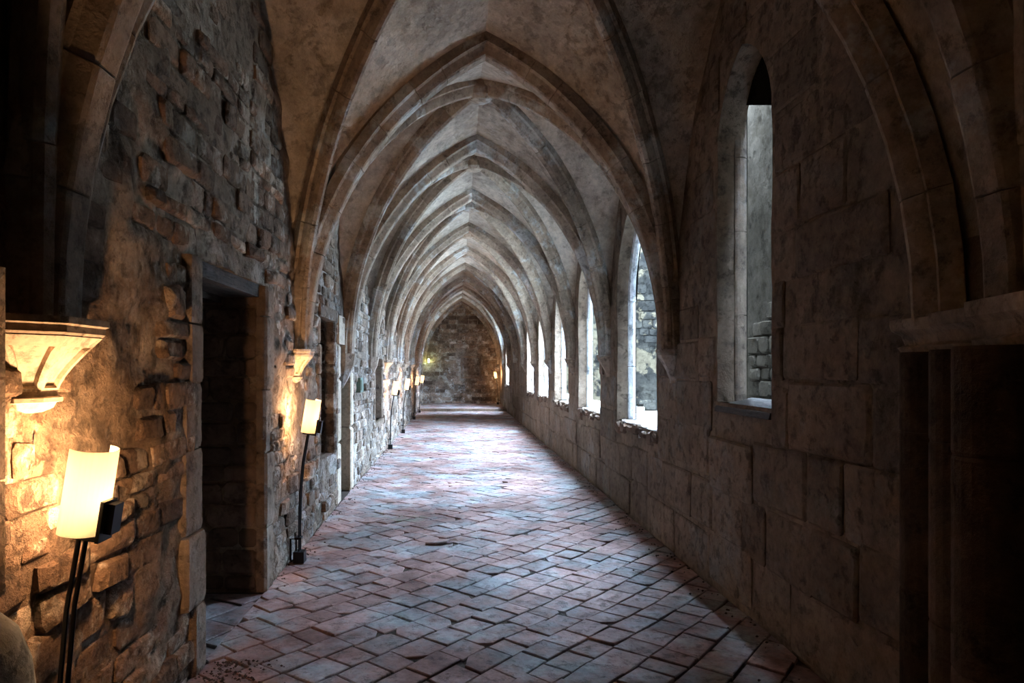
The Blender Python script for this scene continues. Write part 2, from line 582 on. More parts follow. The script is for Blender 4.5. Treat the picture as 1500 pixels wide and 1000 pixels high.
def wall_face(mb, side, opens, y_start, y_stop, ztop=5.2):
    """front face of a wall with its openings, as panels of quads"""
    def step(y):
        return 0.05 if 1.5 < y < 7.2 else (0.1 if y < 14 else 0.25)
    def panel(ys, lo, hi, nzr):
        vs = []
        for y in ys:
            a, b = lo(y), hi(y)
            for k in range(nzr + 1):
                z = a + (b - a) * k / nzr
                vs.append((WX(side, disp(side, y, z)), y, z))
        fs = []
        for a in range(len(ys) - 1):
            for k in range(nzr):
                q = a * (nzr + 1) + k
                fs.append((q, q + nzr + 1, q + nzr + 2, q + 1))
        mb.add(vs, fs, 0.0, flip=side > 0)
    def ylist(a, b):
        st = step((a + b) / 2)
        n = max(1, int(round((b - a) / st)))
        return [a + (b - a) * k / n for k in range(n + 1)]
    cur = y_start
    for op in sorted(opens, key=lambda o: o['y0']) + [None]:
        nxt = op['y0'] if op else y_stop
        # break long blank stretches so that the step can change
        a = cur
        while a < nxt - 1e-6:
            b = min(nxt, a + 2.0)
            ys = ylist(a, b)
            panel(ys, lambda y: 0.0 - 0.02, lambda y: ztop, int(ztop / step((a + b) / 2)))
            a = b
        if op:
            n = 16 if op['za'] > op['zs'] else max(3, int((op['y1'] - op['y0']) / step(op['y0'])))
            ys = [op['y0'] + (op['y1'] - op['y0']) * (0.5 - 0.5 * math.cos(math.pi * k / n)) if op['za'] > op['zs']
                  else op['y0'] + (op['y1'] - op['y0']) * k / n for k in range(n + 1)]
            if op['z0'] > 0:
                panel(ys, lambda y: -0.02, lambda y: op['z0'], max(3, int(op['z0'] / step(op['y0']))))
            panel(ys, lambda y: open_z(op, y)[1], lambda y: ztop, max(4, int(1.6 / step(op['y0']))))
            # reveals
            d = op['depth']
            path = [(op['y0'], op['z0'])] + [(y, open_z(op, y)[1]) for y in ys] + [(op['y1'], op['z0'])]
            full = []
            for (p, q) in zip(path[:-1], path[1:]):
                L = math.hypot(q[0] - p[0], q[1] - p[1])
                m = max(1, int(L / 0.12))
                for k in range(m):
                    full.append((p[0] + (q[0] - p[0]) * k / m, p[1] + (q[1] - p[1]) * k / m))
            full.append(path[-1])
            m = max(1, int(d / 0.12))
            vs = []
            for (y, z) in full:
                for k in range(m + 1):
                    nn = -d * k / m
                    if k == 0:
                        vs.append((WX(side, disp(side, y, z)), y, z))
                    else:
                        j = 0.012 * noise.noise(Vector((nn * 6, y * 6, z * 6)))
                        vs.append((WX(side, nn), y + j, z + j))
            fs = []
            for a2 in range(len(full) - 1):
                for k in range(m):
                    q = a2 * (m + 1) + k
                    fs.append((q, q + 1, q + m + 2, q + m + 1))
            mb.add(vs, fs, 0.0, flip=side > 0)
            cur = op['y1']

# ---- left wall
wall_left = empty('wall_left', (-A, 14, 0), kind='structure')
mb = MB()
wall_face(mb, -1, LEFT_OPEN, Y_BACK, Y_END)
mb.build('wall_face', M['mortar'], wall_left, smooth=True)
mb = MB()
# backs of the niches and a solid mass behind the face
for op in LEFT_OPEN:
    x = -A - op['depth']
    mb.box(x - 0.1, x + 0.0, op['y0'] - 0.2, op['y1'] + 0.2, -0.1, op['zs'] + 0.3)
    mb.box(x, -A - 0.06, op['y0'] - 0.12, op['y1'] + 0.12, op['zs'] + 0.02, op['zs'] + 0.14)
    if op['z0'] > 0:
        mb.box(x, -A - 0.02, op['y0'] - 0.1, op['y1'] + 0.1, op['z0'] - 0.12, op['z0'])
mb.box(-A - 1.5, -A - 1.4, Y_BACK, Y_END, -0.1, 5.3)
mb.build('wall_core', M['dark_stone'], wall_left)

# ---- right wall: thick parapet below, thin screen of windows above
wall_right = empty('wall_right', (B, 14, 0), kind='structure')
mb = MB()
wall_face(mb, 1, RIGHT_OPEN, Y_BACK, Y_END)
mb.build('wall_face', M['plaster'], wall_right, smooth=True)
mb = MB()
# outer skin of the screen wall, opening by opening
xo0, xo1 = B + 0.20, B + 0.24
cur = Y_BACK
for op in sorted(RIGHT_OPEN, key=lambda o: o['y0']):
    mb.box(B + 0.14, xo1, cur + .03, op['y0'] - 0.03, -0.3, 5.2)
    n = 16
    ys = [op['y0'] + (op['y1'] - op['y0']) * k / n for k in range(n + 1)]
    for k in range(n):
        za, zb = open_z(op, ys[k])[1], open_z(op, ys[k + 1])[1]
        za += .02; zb += .02
        if k == 0: za = op['z0'] - .05; zb = max(zb, za)
        if k == 0: za = zb
        if op['k'] == 'slit':
            za = 1.65 + .385 * ys[k]; zb = 1.65 + .385 * ys[k + 1]
        v = [(xo0 - .02 if op['k'] == 'slit' else B + 0.14, ys[k], za), (xo1, ys[k], za), (xo1, ys[k + 1], zb), (xo0 - .02 if op['k'] == 'slit' else B + 0.14, ys[k + 1], zb)]
        v2 = [(p[0], p[1], 5.2) for p in v]
        mb.add(v + v2, [(0, 1, 2, 3), (7, 6, 5, 4), (0, 4, 5, 1), (1, 5, 6, 2), (2, 6, 7, 3), (3, 7, 4, 0)])
    mb.box(B + 0.14, xo1, op['y0'] - .03, op['y1'] + .03, -0.3, op['z0'] - .03)
    cur = op['y1']
mb.box(B + 0.14, xo1, cur + .03, Y_END + 0.3, -0.3, 5.2)
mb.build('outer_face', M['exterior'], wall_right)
mb = MB()
mb.box(B + 0.1, B + 0.80, 5.9, Y_END, -0.5, ZSILL - 0.06)
mb.build('parapet_core', M['exterior'], wall_right)

# ---- end walls
def end_disp(x, z):
    return 0.015 * fbm(x * 3, z * 3, 2.2, 3)
wall_end = empty('wall_end', (XC, Y_END, 0), kind='structure')
mb = MB()
PX0, PX1, PZ0, PZ1 = 0.32, 1.05, 1.28, 2.10      # walled-up opening
def end_grid(x0, x1, z0, z1, st=0.12):
    nx = max(1, int((x1 - x0) / st)); nzr = max(1, int((z1 - z0) / st))
    vs = [(x0 + (x1 - x0) * i / nx, Y_END - end_disp(x0 + (x1 - x0) * i / nx, z0 + (z1 - z0) * k / nzr), z0 + (z1 - z0) * k / nzr)
          for i in range(nx + 1) for k in range(nzr + 1)]
    fs = [(i * (nzr + 1) + k, (i + 1) * (nzr + 1) + k, (i + 1) * (nzr + 1) + k + 1, i * (nzr + 1) + k + 1) for i in range(nx) for k in range(nzr)]
    mb.add(vs, fs)
end_grid(-A - .1, PX0, -.02, 5.2); end_grid(PX1, B + .1, -.02, 5.2)
end_grid(PX0, PX1, -.02, PZ0); end_grid(PX0, PX1, PZ1, 5.2)
mb.box(PX0 - .05, PX1 + .05, Y_END + .12, Y_END + .2, PZ0 - .05, PZ1 + .05)
mb.box(-A - 1.5, B + .5, Y_END + .2, Y_END + .4, -.3, 5.3)
mb.build('wall_face', M['mortar'], wall_end, smooth=False)
for (x0, x1, z0, z1) in ((PX0 - .09, PX0, PZ0 - .09, PZ1 + .09), (PX1, PX1 + .09, PZ0 - .09, PZ1 + .09),
                         (PX0, PX1, PZ0 - .09, PZ0), (PX0, PX1, PZ1, PZ1 + .09)):
    mb = MB(); mb.box(x0, x1, Y_END - .04, Y_END + .14, z0, z1, R_.random())
    mb.build('frame_stone', M['ashlar'], wall_end)
wall_back = empty('wall_back', (XC, Y_BACK, 0), kind='structure')
mb = MB(); mb.box(-A - 1.5, B + .5, Y_BACK - .2, Y_BACK + .01, -.1, 5.3)
mb.build('wall_face', M['mortar'], wall_back)

# ---- stones laid into the walls
def slab(mb, P, u0, u1, v0, v1, proud, rr, tint, flip, fine=True, gap=0.008, jit=0.12, cc=0.16):
    """one stone: an irregular eight-sided slab, P(u, v, n) gives the point"""
    w, h = u1 - u0, v1 - v0
    c = min(w, h) * cc
    j = lambda s: rr.uniform(-jit, jit) * s
    if fine:
        o = [(u0 + gap + c + j(c), v0 + gap), (u1 - gap - c + j(c), v0 + gap), (u1 - gap, v0 + gap + c + j(c)), (u1 - gap, v1 - gap - c + j(c)),
             (u1 - gap - c + j(c), v1 - gap), (u0 + gap + c + j(c), v1 - gap), (u0 + gap, v1 - gap - c + j(c)), (u0 + gap, v0 + gap + c + j(c))]
        o = [(a + j(h) * .25, b + j(h) * .25) for a, b in o]
    else:
        o = [(u0 + gap, v0 + gap), (u1 - gap, v0 + gap), (u1 - gap, v1 - gap), (u0 + gap, v1 - gap)]
        o = [(a + j(h) * .4, b + j(h) * .4) for a, b in o]
    n = len(o)
    cu, cv = sum(a for a, b in o) / n, sum(b for a, b in o) / n
    tu, tv = rr.uniform(-.5, .5) * proud, rr.uniform(-.5, .5) * proud
    vs = []
    for s, nn in ((1.0, -0.04), (1.0, proud * 0.35), (max(0.6, 1 - 0.030 / min(w, h)), proud)):
        for a, b in o:
            k = (a - cu) / w * tu + (b - cv) / h * tv if nn > 0 else 0
            vs.append(P(cu + (a - cu) * s, cv + (b - cv) * s, nn + k))
    fs = []
    for r in range(2):
        for k in range(n):
            a = r * n + k; b = r * n + (k + 1) % n
            fs.append((a, b, b + n, a + n))
    if fine:
        vs.append(P(cu + j(w), cv + j(h), proud * (1.0 + rr.uniform(-.1, .35))))
        for k in range(n):
            fs.append((2 * n + k, 2 * n + (k + 1) % n, 3 * n))
    else:
        fs.append(tuple(range(2 * n, 3 * n)))
    mb.add(vs, fs, tint, flip)

def clear_of(opens, y0, y1, z0, z1, pad):
    """cut the course piece [y0,y1] against the openings; returns the pieces left"""
    segs = [(y0, y1)]
    for op in opens:
        lo = op['z0'] - pad; hi = max(op['zs'], 0)
        if z1 <= lo: continue
        zt = z0
        if zt >= op['za'] + pad: continue
        if zt <= op['zs']:
            a, b = op['y0'] - pad, op['y1'] + pad
        else:
            S = (op['y1'] - op['y0']) / 2; rise = op['za'] - op['zs']
            if rise <= 0:
                if zt >= op['zs'] + pad: continue
                a, b = op['y0'] - pad, op['y1'] + pad
            else:
                R = (S * S + rise * rise) / (2 * S)
                dz = zt - op['zs']
                d = R - math.sqrt(max(0, R * R - dz * dz)) if dz < rise else S
                a, b = op['y0'] + d - pad, op['y1'] - d + pad
                if a >= b: continue
        new = []
        for s, e in segs:
            if b <= s or a >= e: new.append((s, e)); continue
            if a > s: new.append((s, a))
            if b < e: new.append((b, e))
        segs = new
    return [(s, e) for s, e in segs if e - s > 0.07]

def lay(side, opens, parent, rows, lens, y_start, y_stop, sep_limit_y, mat, proud, skip, pads, name, maxsep=295):
    rr = random.Random(21 if side < 0 else 22)
    pieces = []
    z = 0.01
    while z < 4.6:
        h = rr.uniform(*rows)
        y = y_start + rr.uniform(-.3, 0)
        while y < y_stop:
            L = rr.uniform(*lens) * (1.0 if y < 14 else 1.6)
            wob = 0.25 * h * noise.noise(Vector((y * .8, z * 1.3, side * 3.0)))
            for (s, e) in clear_of(opens, max(y, y_start), min(y + L, y_stop), z + wob, z + wob + h, pads):
                if z + wob + h * .6 < min(wall_top(side, s + .02), wall_top(side, e - .02)) + 0.02 or z + h < ZS:
                    if rr.random() > skip(s, z):
                        pieces.append((s, e, z + wob, z + wob + h))
            y += L
        z += h
    def vis(p):       # the ones that show largest come first
        s, e, z0, z1 = p
        if e < (2.08 if side < 0 else 2.75): return -1
        return (e - s) * (z1 - z0) / max(2.0, (s + e) / 2) ** 3
    pieces.sort(key=vis, reverse=True)
    far = MB(); nsep = 0
    for (s, e, z0, z1) in pieces:
        base = disp(side, (s + e) / 2, (z0 + z1) / 2)
        P = lambda u, v, n: (WX(side, n + base), u, v)
        t = rr.random()
        pr = rr.uniform(*proud)
        if nsep < maxsep and e > 2.0 and (s + e) / 2 < sep_limit_y:
            mb = MB()
            slab(mb, P, s, e, z0, z1, pr, rr, t, side > 0, gap=0.008 if side < 0 else 0.005, cc=0.15 if side < 0 else 0.05, jit=0.35 if side < 0 else 0.05)
            mb.build(name, mat, parent)
            nsep += 1
        else:
            slab(far, P, s, e, z0, z1, pr, rr, t, side > 0, fine=(s < 12 and e > 2))
    far.build('far_masonry', mat, parent, kind='stuff')

def skip_left(y, z):
    k = fbm(y * .9, z * 1.1, 5.0, 2)
    return 0.85 if k > 0.25 else 0.08
def skip_right(y, z):
    k = fbm(y * .8, z * .9, 8.0, 2)
    return 0.85 if (k > 0.22 and z > 1.7) else 0.02
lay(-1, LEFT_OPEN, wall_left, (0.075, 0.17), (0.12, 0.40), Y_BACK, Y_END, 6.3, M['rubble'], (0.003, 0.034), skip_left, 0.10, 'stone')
lay(1, RIGHT_OPEN, wall_right, (0.26, 0.40), (0.35, 0.85), Y_BACK, Y_END, 16, M['ashlar'], (0.004, 0.022), skip_right, 0.03, 'block')

# end wall courses
rr = random.Random(5)
mbs = MB()
z = 0.02; k = 0
sep = 0
while z < 4.3:
    h = rr.uniform(0.13, 0.22); x = -A
    while x < B:
        L = rr.uniform(0.25, 0.6)
        x1 = min(x + L, B)
        if not (x1 > PX0 - .1 and x < PX1 + .1 and z + h > PZ0 - .1 and z < PZ1 + .1) and x1 - x > .08:
            if rr.random() > 0.15:
                slab(mbs, lambda u, v, n: (u, Y_END - n - end_disp(u, v), v), x, x1, z, z + h, rr.uniform(.005, .03), rr, rr.random(), False, fine=False)
        x += L
    z += h
mbs.build('far_masonry', M['rubble'], wall_end, kind='stuff')

# ---- dressed stones round the left openings
def jamb(op, w, mat, proud, parent, name='jamb_stone', sides=(0, 1), hs=(0.3, 0.62), ret=0.18):
    rr = random.Random(int(op['y0'] * 100))
    for sd in sides:
        z = op['z0']
        while z < op['zs'] - .02:
            h = min(rr.uniform(*hs), op['zs'] - z)
            if op['zs'] - z - h < .1: h = op['zs'] - z
            ww = w * rr.uniform(.75, 1.3)
            pr = proud * rr.uniform(.6, 1.3)
            e = op['y0'] if sd == 0 else op['y1']
            y0, y1 = (e - ww, e + .012) if sd == 0 else (e - .012, e + ww)
            mb = MB()
            g = .006
            c = .02
            # worn block: outline with softened arris
            x0, x1 = -A - ret, -A + pr
            j = [rr.uniform(-.012, .012) for _ in range(8)]
            lo = [(x0, y0), (x1 - c, y0), (x1, y0 + c), (x1 + j[0] * .5, (y0 + y1) / 2), (x1, y1 - c), (x1 - c, y1), (x0, y1)]
            if sd == 1: pass
            rings = []
            for zz, sc in ((z + g, .93), (z + g + .03, 1.0), (z + h * .5, 1.0 + j[1] * 2), (z + h - g - .03, 1.0), (z + h - g, .93)):
                cy = (y0 + y1) / 2
                rings.append([((px - x0) * (sc if sc < 1 else 1 + j[2]) + x0, cy + (py - cy) * sc, zz) for px, py in lo])
            loft(mb, rings, rr.random())
            mb.build(name, mat, parent)
            z += h
jamb(LEFT_OPEN[0], 0.20, M['plaster'], 0.035, wall_left, ret=.04)
jamb(LEFT_OPEN[1], 0.09, M['rubble'], 0.02, wall_left, hs=(.2, .35), ret=.1)
jamb(LEFT_OPEN[2], 0.20, M['carved'], 0.022, wall_left, hs=(.5, .9), ret=.3)
jamb(LEFT_OPEN[3], 0.12, M['plaster'], 0.03, wall_left)
# oak beam over the niche, stone lintels over the others
mb = MB()
mb.box(-A - .55, -A - .30, 3.62, 5.06, 2.13, 2.26, .2); mb.build('lintel_beam', M['wood'], wall_left)
mb = MB(); mb.box(-A - .28, -A - .02, 3.62, 5.06, 2.17, 2.29, .6); mb.build('lintel_beam', M['wood'], wall_left)
mb = MB(); mb.box(-A - .10, -A + .04, 8.12, 9.46, 1.94, 2.28, .4); mb.build('lintel_stone', M['carved'], wall_left)
mb = MB(); mb.box(-A - .10, -A + .03, 7.05, 8.06, 2.19, 2.32, .4); mb.build('lintel_stone', M['rubble'], wall_left)
mb = MB(); mb.box(-A - .10, -A + .04, 11.9, 13.2, 0.60, 0.69, .4); mb.build('sill_stone', M['plaster'], wall_left)
# dark masonry courses on the far cheek of the big niche and in the two blind recesses
rr = random.Random(31)
op = LEFT_OPEN[0]
z = 0.02
while z < 2.1:
    h = rr.uniform(.11, .2); x = -A - op['depth']
    while x < -A - .09:
        L = rr.uniform(.18, .4); x1 = min(x + L, -A - .03)
        mb = MB()
        slab(mb, lambda u, v, n: (u, op['y1'] - n, v), x, x1, z, z + h, rr.uniform(.005, .03), rr, rr.random(), False)
        mb.build('stone', M['dark_stone'], wall_left)
        x += L
    z += h
for op in (LEFT_OPEN[1], LEFT_OPEN[3]):
    z = op['z0']
    mbs = MB()
    while z < op['zs'] - .05:
        h = rr.uniform(.09, .16); y = op['y0']
        h = min(h, op['zs'] - z)
        while y < op['y1'] - .05:
            L = rr.uniform(.2, .35); y1 = min(y + L, op['y1'])
            slab(mbs, lambda u, v, n: (-A - op['depth'] + n, u, v), y, y1, z, z + h, rr.uniform(.01, .05), rr, rr.random(), False)
            y += L
        x = -A - op['depth']
        slab(mbs, lambda u, v, n: (u, op['y1'] - n, v), x, -A - .1, z, z + h, rr.uniform(.005, .02), rr, rr.random(), False)
        z += h
    mbs.build('infill_masonry', M['dark_stone'], wall_left, kind='stuff')
# wooden door leaf of the small doorway
door = empty('door_1', (-A - .5, 8.8, 0), kind='structure')
mb = MB()
for k in range(5):
    mbk = MB(); mbk.box(-A - .62, -A - .58, 8.35 + k * .174, 8.35 + k * .174 + .168, 0, 1.94, k * .2)
    mbk.build('plank', M['wood'], door)

# ------------------------------------------------------------------ windows of the right wall
wi = 0
for op in RIGHT_OPEN:
    wi += 1
    w = empty('window_%d' % wi, (B + .1, (op['y0'] + op['y1']) / 2, op['z0']), kind='structure')
    rr = random.Random(60 + wi)
    # moulded jambs: a roll set back in each reveal, in drums
    for e, s in ((op['y0'], 1), (op['y1'], -1)):
        z = op['z0']
        top = op['zs'] if op['k'] == 'window' else 3.3 + (.35 if s < 0 else 0)
        while z < top - .05:
            h = min(rr.uniform(.5, .8), top - z)
            if top - z - h < .2: h = top - z
            mb = MB()
            prof = [(B + .13, e - s * .01), (B + .13, e + s * .010), (B + .145, e + s * .020), (B + .165, e + s * .024), (B + .19, e + s * .020), (B + .20, e + s * .012), (B + .225, e - s * .01)]
            loft(mb, [[(px, py, z + .003) for px, py in prof], [(px, py, z + h - .003) for px, py in prof]], rr.random())
            mb.build('jamb_stone', M['sill'] if op['k'] == 'window' else M['ashlar'], w)
            z += h
    # moulded arch head
    if op['k'] == 'window':
        for s in (0, 1):
            pts = []
            n = 10
            S = (op['y1'] - op['y0']) / 2; rise = op['za'] - op['zs']
            for k in range(n + 1):
                a, zz = curve_pt(S, rise, k / n)
                pts.append((op['y0'] + a if s == 0 else op['y1'] - a, op['zs'] + zz))
            for q in range(0, n, 5):
                mb = MB()
                rings = []
                for k in range(q, q + 6):
                    y, zz = pts[k]
                    d = 1 if s == 0 else -1
                    an = (k / n) * 0.9
                    iy, iz = d * math.cos(an) * .045, -math.sin(an) * .045
                    rings.append([(B + .13, y, zz), (B + .145, y + iy * .8, zz + iz * .8), (B + .18, y + iy, zz + iz), (B + .21, y + iy * .8, zz + iz * .8), (B + .225, y, zz)])
                loft(mb, rings, rr.random())
                mb.build('arch_stone', M['sill'], w)
    # ragged broken stones under the inner edge of the sill
    if op['k'] == 'window':
        y = op['y0'] - .05
        while y < op['y1']:
            L = rr.uniform(.12, .28)
            mb = MB()
            slab(mb, lambda u, v, n: (B - n, u, v), y, y + L, ZSILL - rr.uniform(.07, .17), ZSILL + rr.uniform(-.03, .015), rr.uniform(.012, .05), rr, rr.random(), True, cc=.25, jit=.5)
            mb.build('broken_stone', M['dark_stone'], w)
            y += L
    # sill: broad weathered slabs on the parapet
    if op['k'] == 'window':
        y = op['y0'] - .48
        while y < op['y1'] + .10:
            L = rr.uniform(.32, .6)
            mb = MB()
            z0 = ZSILL
            e0 = rr.uniform(-.05, .06)
            y0c, y1c = y, y + L - .01
            if y0c >= op['y0'] + .0 and y1c <= op['y1'] + .0:
                xi = B + .02 + e0 * .5
            else:
                xi = B + .235
            n = 6
            vs = []
            for lvl in (z0 - .12, z0 + .0):
                for k in range(n + 1):
                    t = k / n
                    rag = rr.uniform(-.02, .035) if xi < B + .2 else 0
                    vs.append((xi + rag, y0c + (y1c - y0c) * t, lvl + rr.uniform(-.008, .012)))
                for k in range(n, -1, -1):
                    t = k / n
                    vs.append((B + .86, y0c + (y1c - y0c) * t, lvl - .02))
            m = 2 * (n + 1)
            fs = [tuple(range(m))[::-1], tuple(range(m, 2 * m))] + [(k, (k + 1) % m, m + (k + 1) % m, m + k) for k in range(m)]
            mb.add(vs, fs, rr.random())
            mb.build('sill_stone', M['sill'], w)
            y += L
    else:
        mb = MB()
        vs = [(B - .02, op['y0'] - .0, op['z0'] - .07), (B - .02, op['y1'], op['z0'] - .07), (B + .26, op['y1'], op['z0'] - .07), (B + .26, op['y0'], op['z0'] - .07),
              (B - .01, op['y0'], op['z0'] - .03), (B - .01, op['y1'], op['z0'] - .03), (B + .26, op['y1'], op['z0'] + .03), (B + .26, op['y0'], op['z0'] + .03)]
        mb.add(vs, [(0, 1, 2, 3), (7, 6, 5, 4), (0, 4, 5, 1), (1, 5, 6, 2), (2, 6, 7, 3), (3, 7, 4, 0)])
        mb.build('sill_stone', M['wood'], w)

# ------------------------------------------------------------------ floor of diagonal tiles
floor = empty('floor', (XC, 14, 0), kind='structure')
mb = MB()
mb.box(-A - 1.3, B + .1, Y_BACK, Y_END, -.12, -.014)
mb.build('tile_bed', M['earth'], floor)

def clip(poly, ax, lim, keep_less):
    out = []
    for k in range(len(poly)):
        p, q = poly[k], poly[(k + 1) % len(poly)]
        ip = (p[ax] <= lim) if keep_less else (p[ax] >= lim)
        iq = (q[ax] <= lim) if keep_less else (q[ax] >= lim)
        if ip: out.append(p)
        if ip != iq:
            t = (lim - p[ax]) / (q[ax] - p[ax])
            out.append((p[0] + (q[0] - p[0]) * t, p[1] + (q[1] - p[1]) * t))
    return out

def undul(x, y):
    return 0.014 * noise.noise(Vector((x * .7, y * .7, 3)))

def tiles(ang, rw, lens, x0, x1, y0, y1, seed, zbase=0.0):
    rr = random.Random(seed)
    ca, sa = math.cos(ang), math.sin(ang)
    cx, cy = (x0 + x1) / 2, (y0 + y1) / 2
    rad = math.hypot(x1 - x0, y1 - y0) / 2 + 1
    res = []
    v = -rad
    while v < rad:
        w = rr.uniform(*rw)
        u = -rad + rr.uniform(0, .2)
        while u < rad:
            L = rr.uniform(*lens)
            pc = (cx + (u + L / 2) * ca - (v + w / 2) * sa, cy + (u + L / 2) * sa + (v + w / 2) * ca)
            if x0 - .4 < pc[0] < x1 + .4 and y0 - .4 < pc[1] < y1 + .4:
                g = rr.uniform(.0035, .008)
                cs = [(u + g, v + g), (u + L - g, v + g), (u + L - g, v + w - g), (u + g, v + w - g)]
                cs = [(a + rr.uniform(-.006, .006), b + rr.uniform(-.006, .006)) for a, b in cs]
                poly = [(cx + a * ca - b * sa, cy + a * sa + b * ca) for a, b in cs]
                poly = [(px + .035 * noise.noise(Vector((px * 1.1, py * 1.1, 1))), py + .035 * noise.noise(Vector((px * 1.1, py * 1.1, 9)))) for px, py in poly]
                if rr.random() < .16:      # a broken corner
                    k = rr.randrange(4)
                    p, q, r = poly[k], poly[(k + 1) % 4], poly[k - 1]
                    f = rr.uniform(.15, .45)
                    poly = poly[:k] + [(p[0] + (r[0] - p[0]) * f, p[1] + (r[1] - p[1]) * f), (p[0] + (q[0] - p[0]) * f, p[1] + (q[1] - p[1]) * f)] + poly[k + 1:]
                for (ax, lim, kl) in ((0, x0, False), (0, x1, True), (1, y0, False), (1, y1, True)):
                    poly = clip(poly, ax, lim, kl)
                    if len(poly) < 3: break
                if len(poly) >= 3:
                    ar = abs(sum(poly[k][0] * poly[(k + 1) % len(poly)][1] - poly[(k + 1) % len(poly)][0] * poly[k][1] for k in range(len(poly)))) / 2
                    if ar > .003:
                        res.append((poly, rr.random(), rr.uniform(-.004, .005), rr.uniform(-.03, .03), rr.uniform(-.03, .03), zbase))
            u += L
        v += w
    return res

def tile_geo(mb, T):
    poly, tint, dz, tx, ty, zb = T
    a2 = sum(poly[k][0] * poly[(k + 1) % len(poly)][1] - poly[(k + 1) % len(poly)][0] * poly[k][1] for k in range(len(poly)))
    if a2 < 0: poly = poly[::-1]
    n = len(poly)
    cx = sum(p[0] for p in poly) / n; cy = sum(p[1] for p in poly) / n
    vs = []
    for s, z in ((1.0, -.03), (1.0, -.0045), (.955, 0.0)):
        for (x, y) in poly:
            X, Y = cx + (x - cx) * s, cy + (y - cy) * s
            vs.append((X, Y, zb + undul(X, Y) + dz + z + (x - cx) * tx + (y - cy) * ty))
    fs = []
    for r in range(2):
        for k in range(n):
            a = r * n + k; b = r * n + (k + 1) % n
            fs.append((a, b, b + n, a + n))
    fs.append(tuple(range(2 * n, 3 * n)))
    mb.add(vs, fs, tint)

ALL = tiles(math.radians(49), (.18, .235), (.15, .30), -A + .01, B - .01, 3.3, 26.0, 3)
def near_key(T):
    return sum(p[1] for p in T[0]) / len(T[0])
ALL.sort(key=near_key)
NICHE = tiles(math.radians(62), (.25, .33), (.28, .42), -A - 1.12, -A + .01, 3.6, 5.01, 4)
nsep = 0
far = MB()
for T in NICHE + ALL:
    yy = near_key(T)
    if yy > 3.5 and nsep < 298:
        mb = MB(); tile_geo(mb, T); mb.build('tile', M['floor_tile'], floor); nsep += 1
    else:
        tile_geo(far, T)
for T in tiles(math.radians(49), (.22, .25), (.2, .3), -A + .01, B - .01, Y_BACK, 3.3, 6):
    tile_geo(far, T)
far.build('far_tiles', M['floor_tile'], floor, kind='stuff')
# raised last bays behind a low stone step
mb = MB(); mb.box(-A, B, 26.0, 26.3, -.02, .10, .5); mb.build('step_stone', M['ashlar'], floor)
mb = MB(); mb.box(-A, B, 26.31, Y_END, -.1, .09); mb.build('raised_bed', M['earth'], floor)
far = MB()
for T in tiles(math.radians(49), (.22, .26), (.2, .3), -A + .01, B - .01, 26.31, Y_END, 8, .105):
    tile_geo(far, T)
far.build('far_tiles', M['floor_tile'], floor, kind='stuff')

# ------------------------------------------------------------------ corbels
def plan(w, p, side, y, z, x_wall):
    pts = [(0, -w), (p * .45, -w), (p, -w * .45), (p, w * .45), (p * .45, w), (0, w)]
    return [(x_wall + (-side) * a, y + b, z) for a, b in pts]

def corbel(side, y, w, p, h, label, group=None, panels=False, mat='carved', base=True, top=ZS):
    xw = -A - .03 if side < 0 else B + .03
    root = empty('corbel', (xw, y, top - h), label, 'corbel', group)
    mb = MB()
    rings = [plan(w * k, p * k, side, y, top + z, xw) for z, k in ((-.062, .94), (-.05, 1.0), (-.028, 1.0), (-.022, 1.05), (0, 1.05))]
    loft(mb, rings)
    mb.build('abacus', M['rib' if side < 0 else mat], root)
    # concave bell
    n = 8
    prof = []
    for k in range(n + 1):
        t = k / n
        r = .38 + .58 * (1 - math.cos(t * math.pi / 2)) ** .9
        prof.append((-h + (h - .062) * t, r))
    rings = [plan(w * r, p * r, side, y, top + z, xw) for z, r in prof]
    me = bpy.data.meshes.new('bell')
    bm = bmesh.new()
    vv = [[bm.verts.new(q) for q in r] for r in rings]
    cols = [[] for _ in range(5)]
    for a in range(n):
        for k in range(5):
            cols[k].append(bm.faces.new((vv[a][k], vv[a][k + 1], vv[a + 1][k + 1], vv[a + 1][k])))
    bm.faces.new(vv[0][::-1]); bm.faces.new(vv[-1])
    bmesh.ops.recalc_face_normals(bm, faces=bm.faces)
    if panels:
        for k in (0, 1, 2, 3, 4):
            fs = cols[k][1:-1]
            try:
                bmesh.ops.inset_region(bm, faces=fs, thickness=.016, depth=0)
                bmesh.ops.inset_region(bm, faces=fs, thickness=.006, depth=-.014)
            except Exception:
                pass
    bm.to_mesh(me); bm.free()
    me.materials.append(M[mat])
    link('bell', me, root)
    if base:
        mb = MB()
        rings = [plan(w * k, p * k, side, y, top - h + z, xw) for z, k in ((-.045, .2), (-.03, .34), (-.012, .38), (-.008, .46), (.006, .46), (.01, .40))]
        loft(mb, rings)
        mb.build('base_moulding', M[mat], root)
    return root

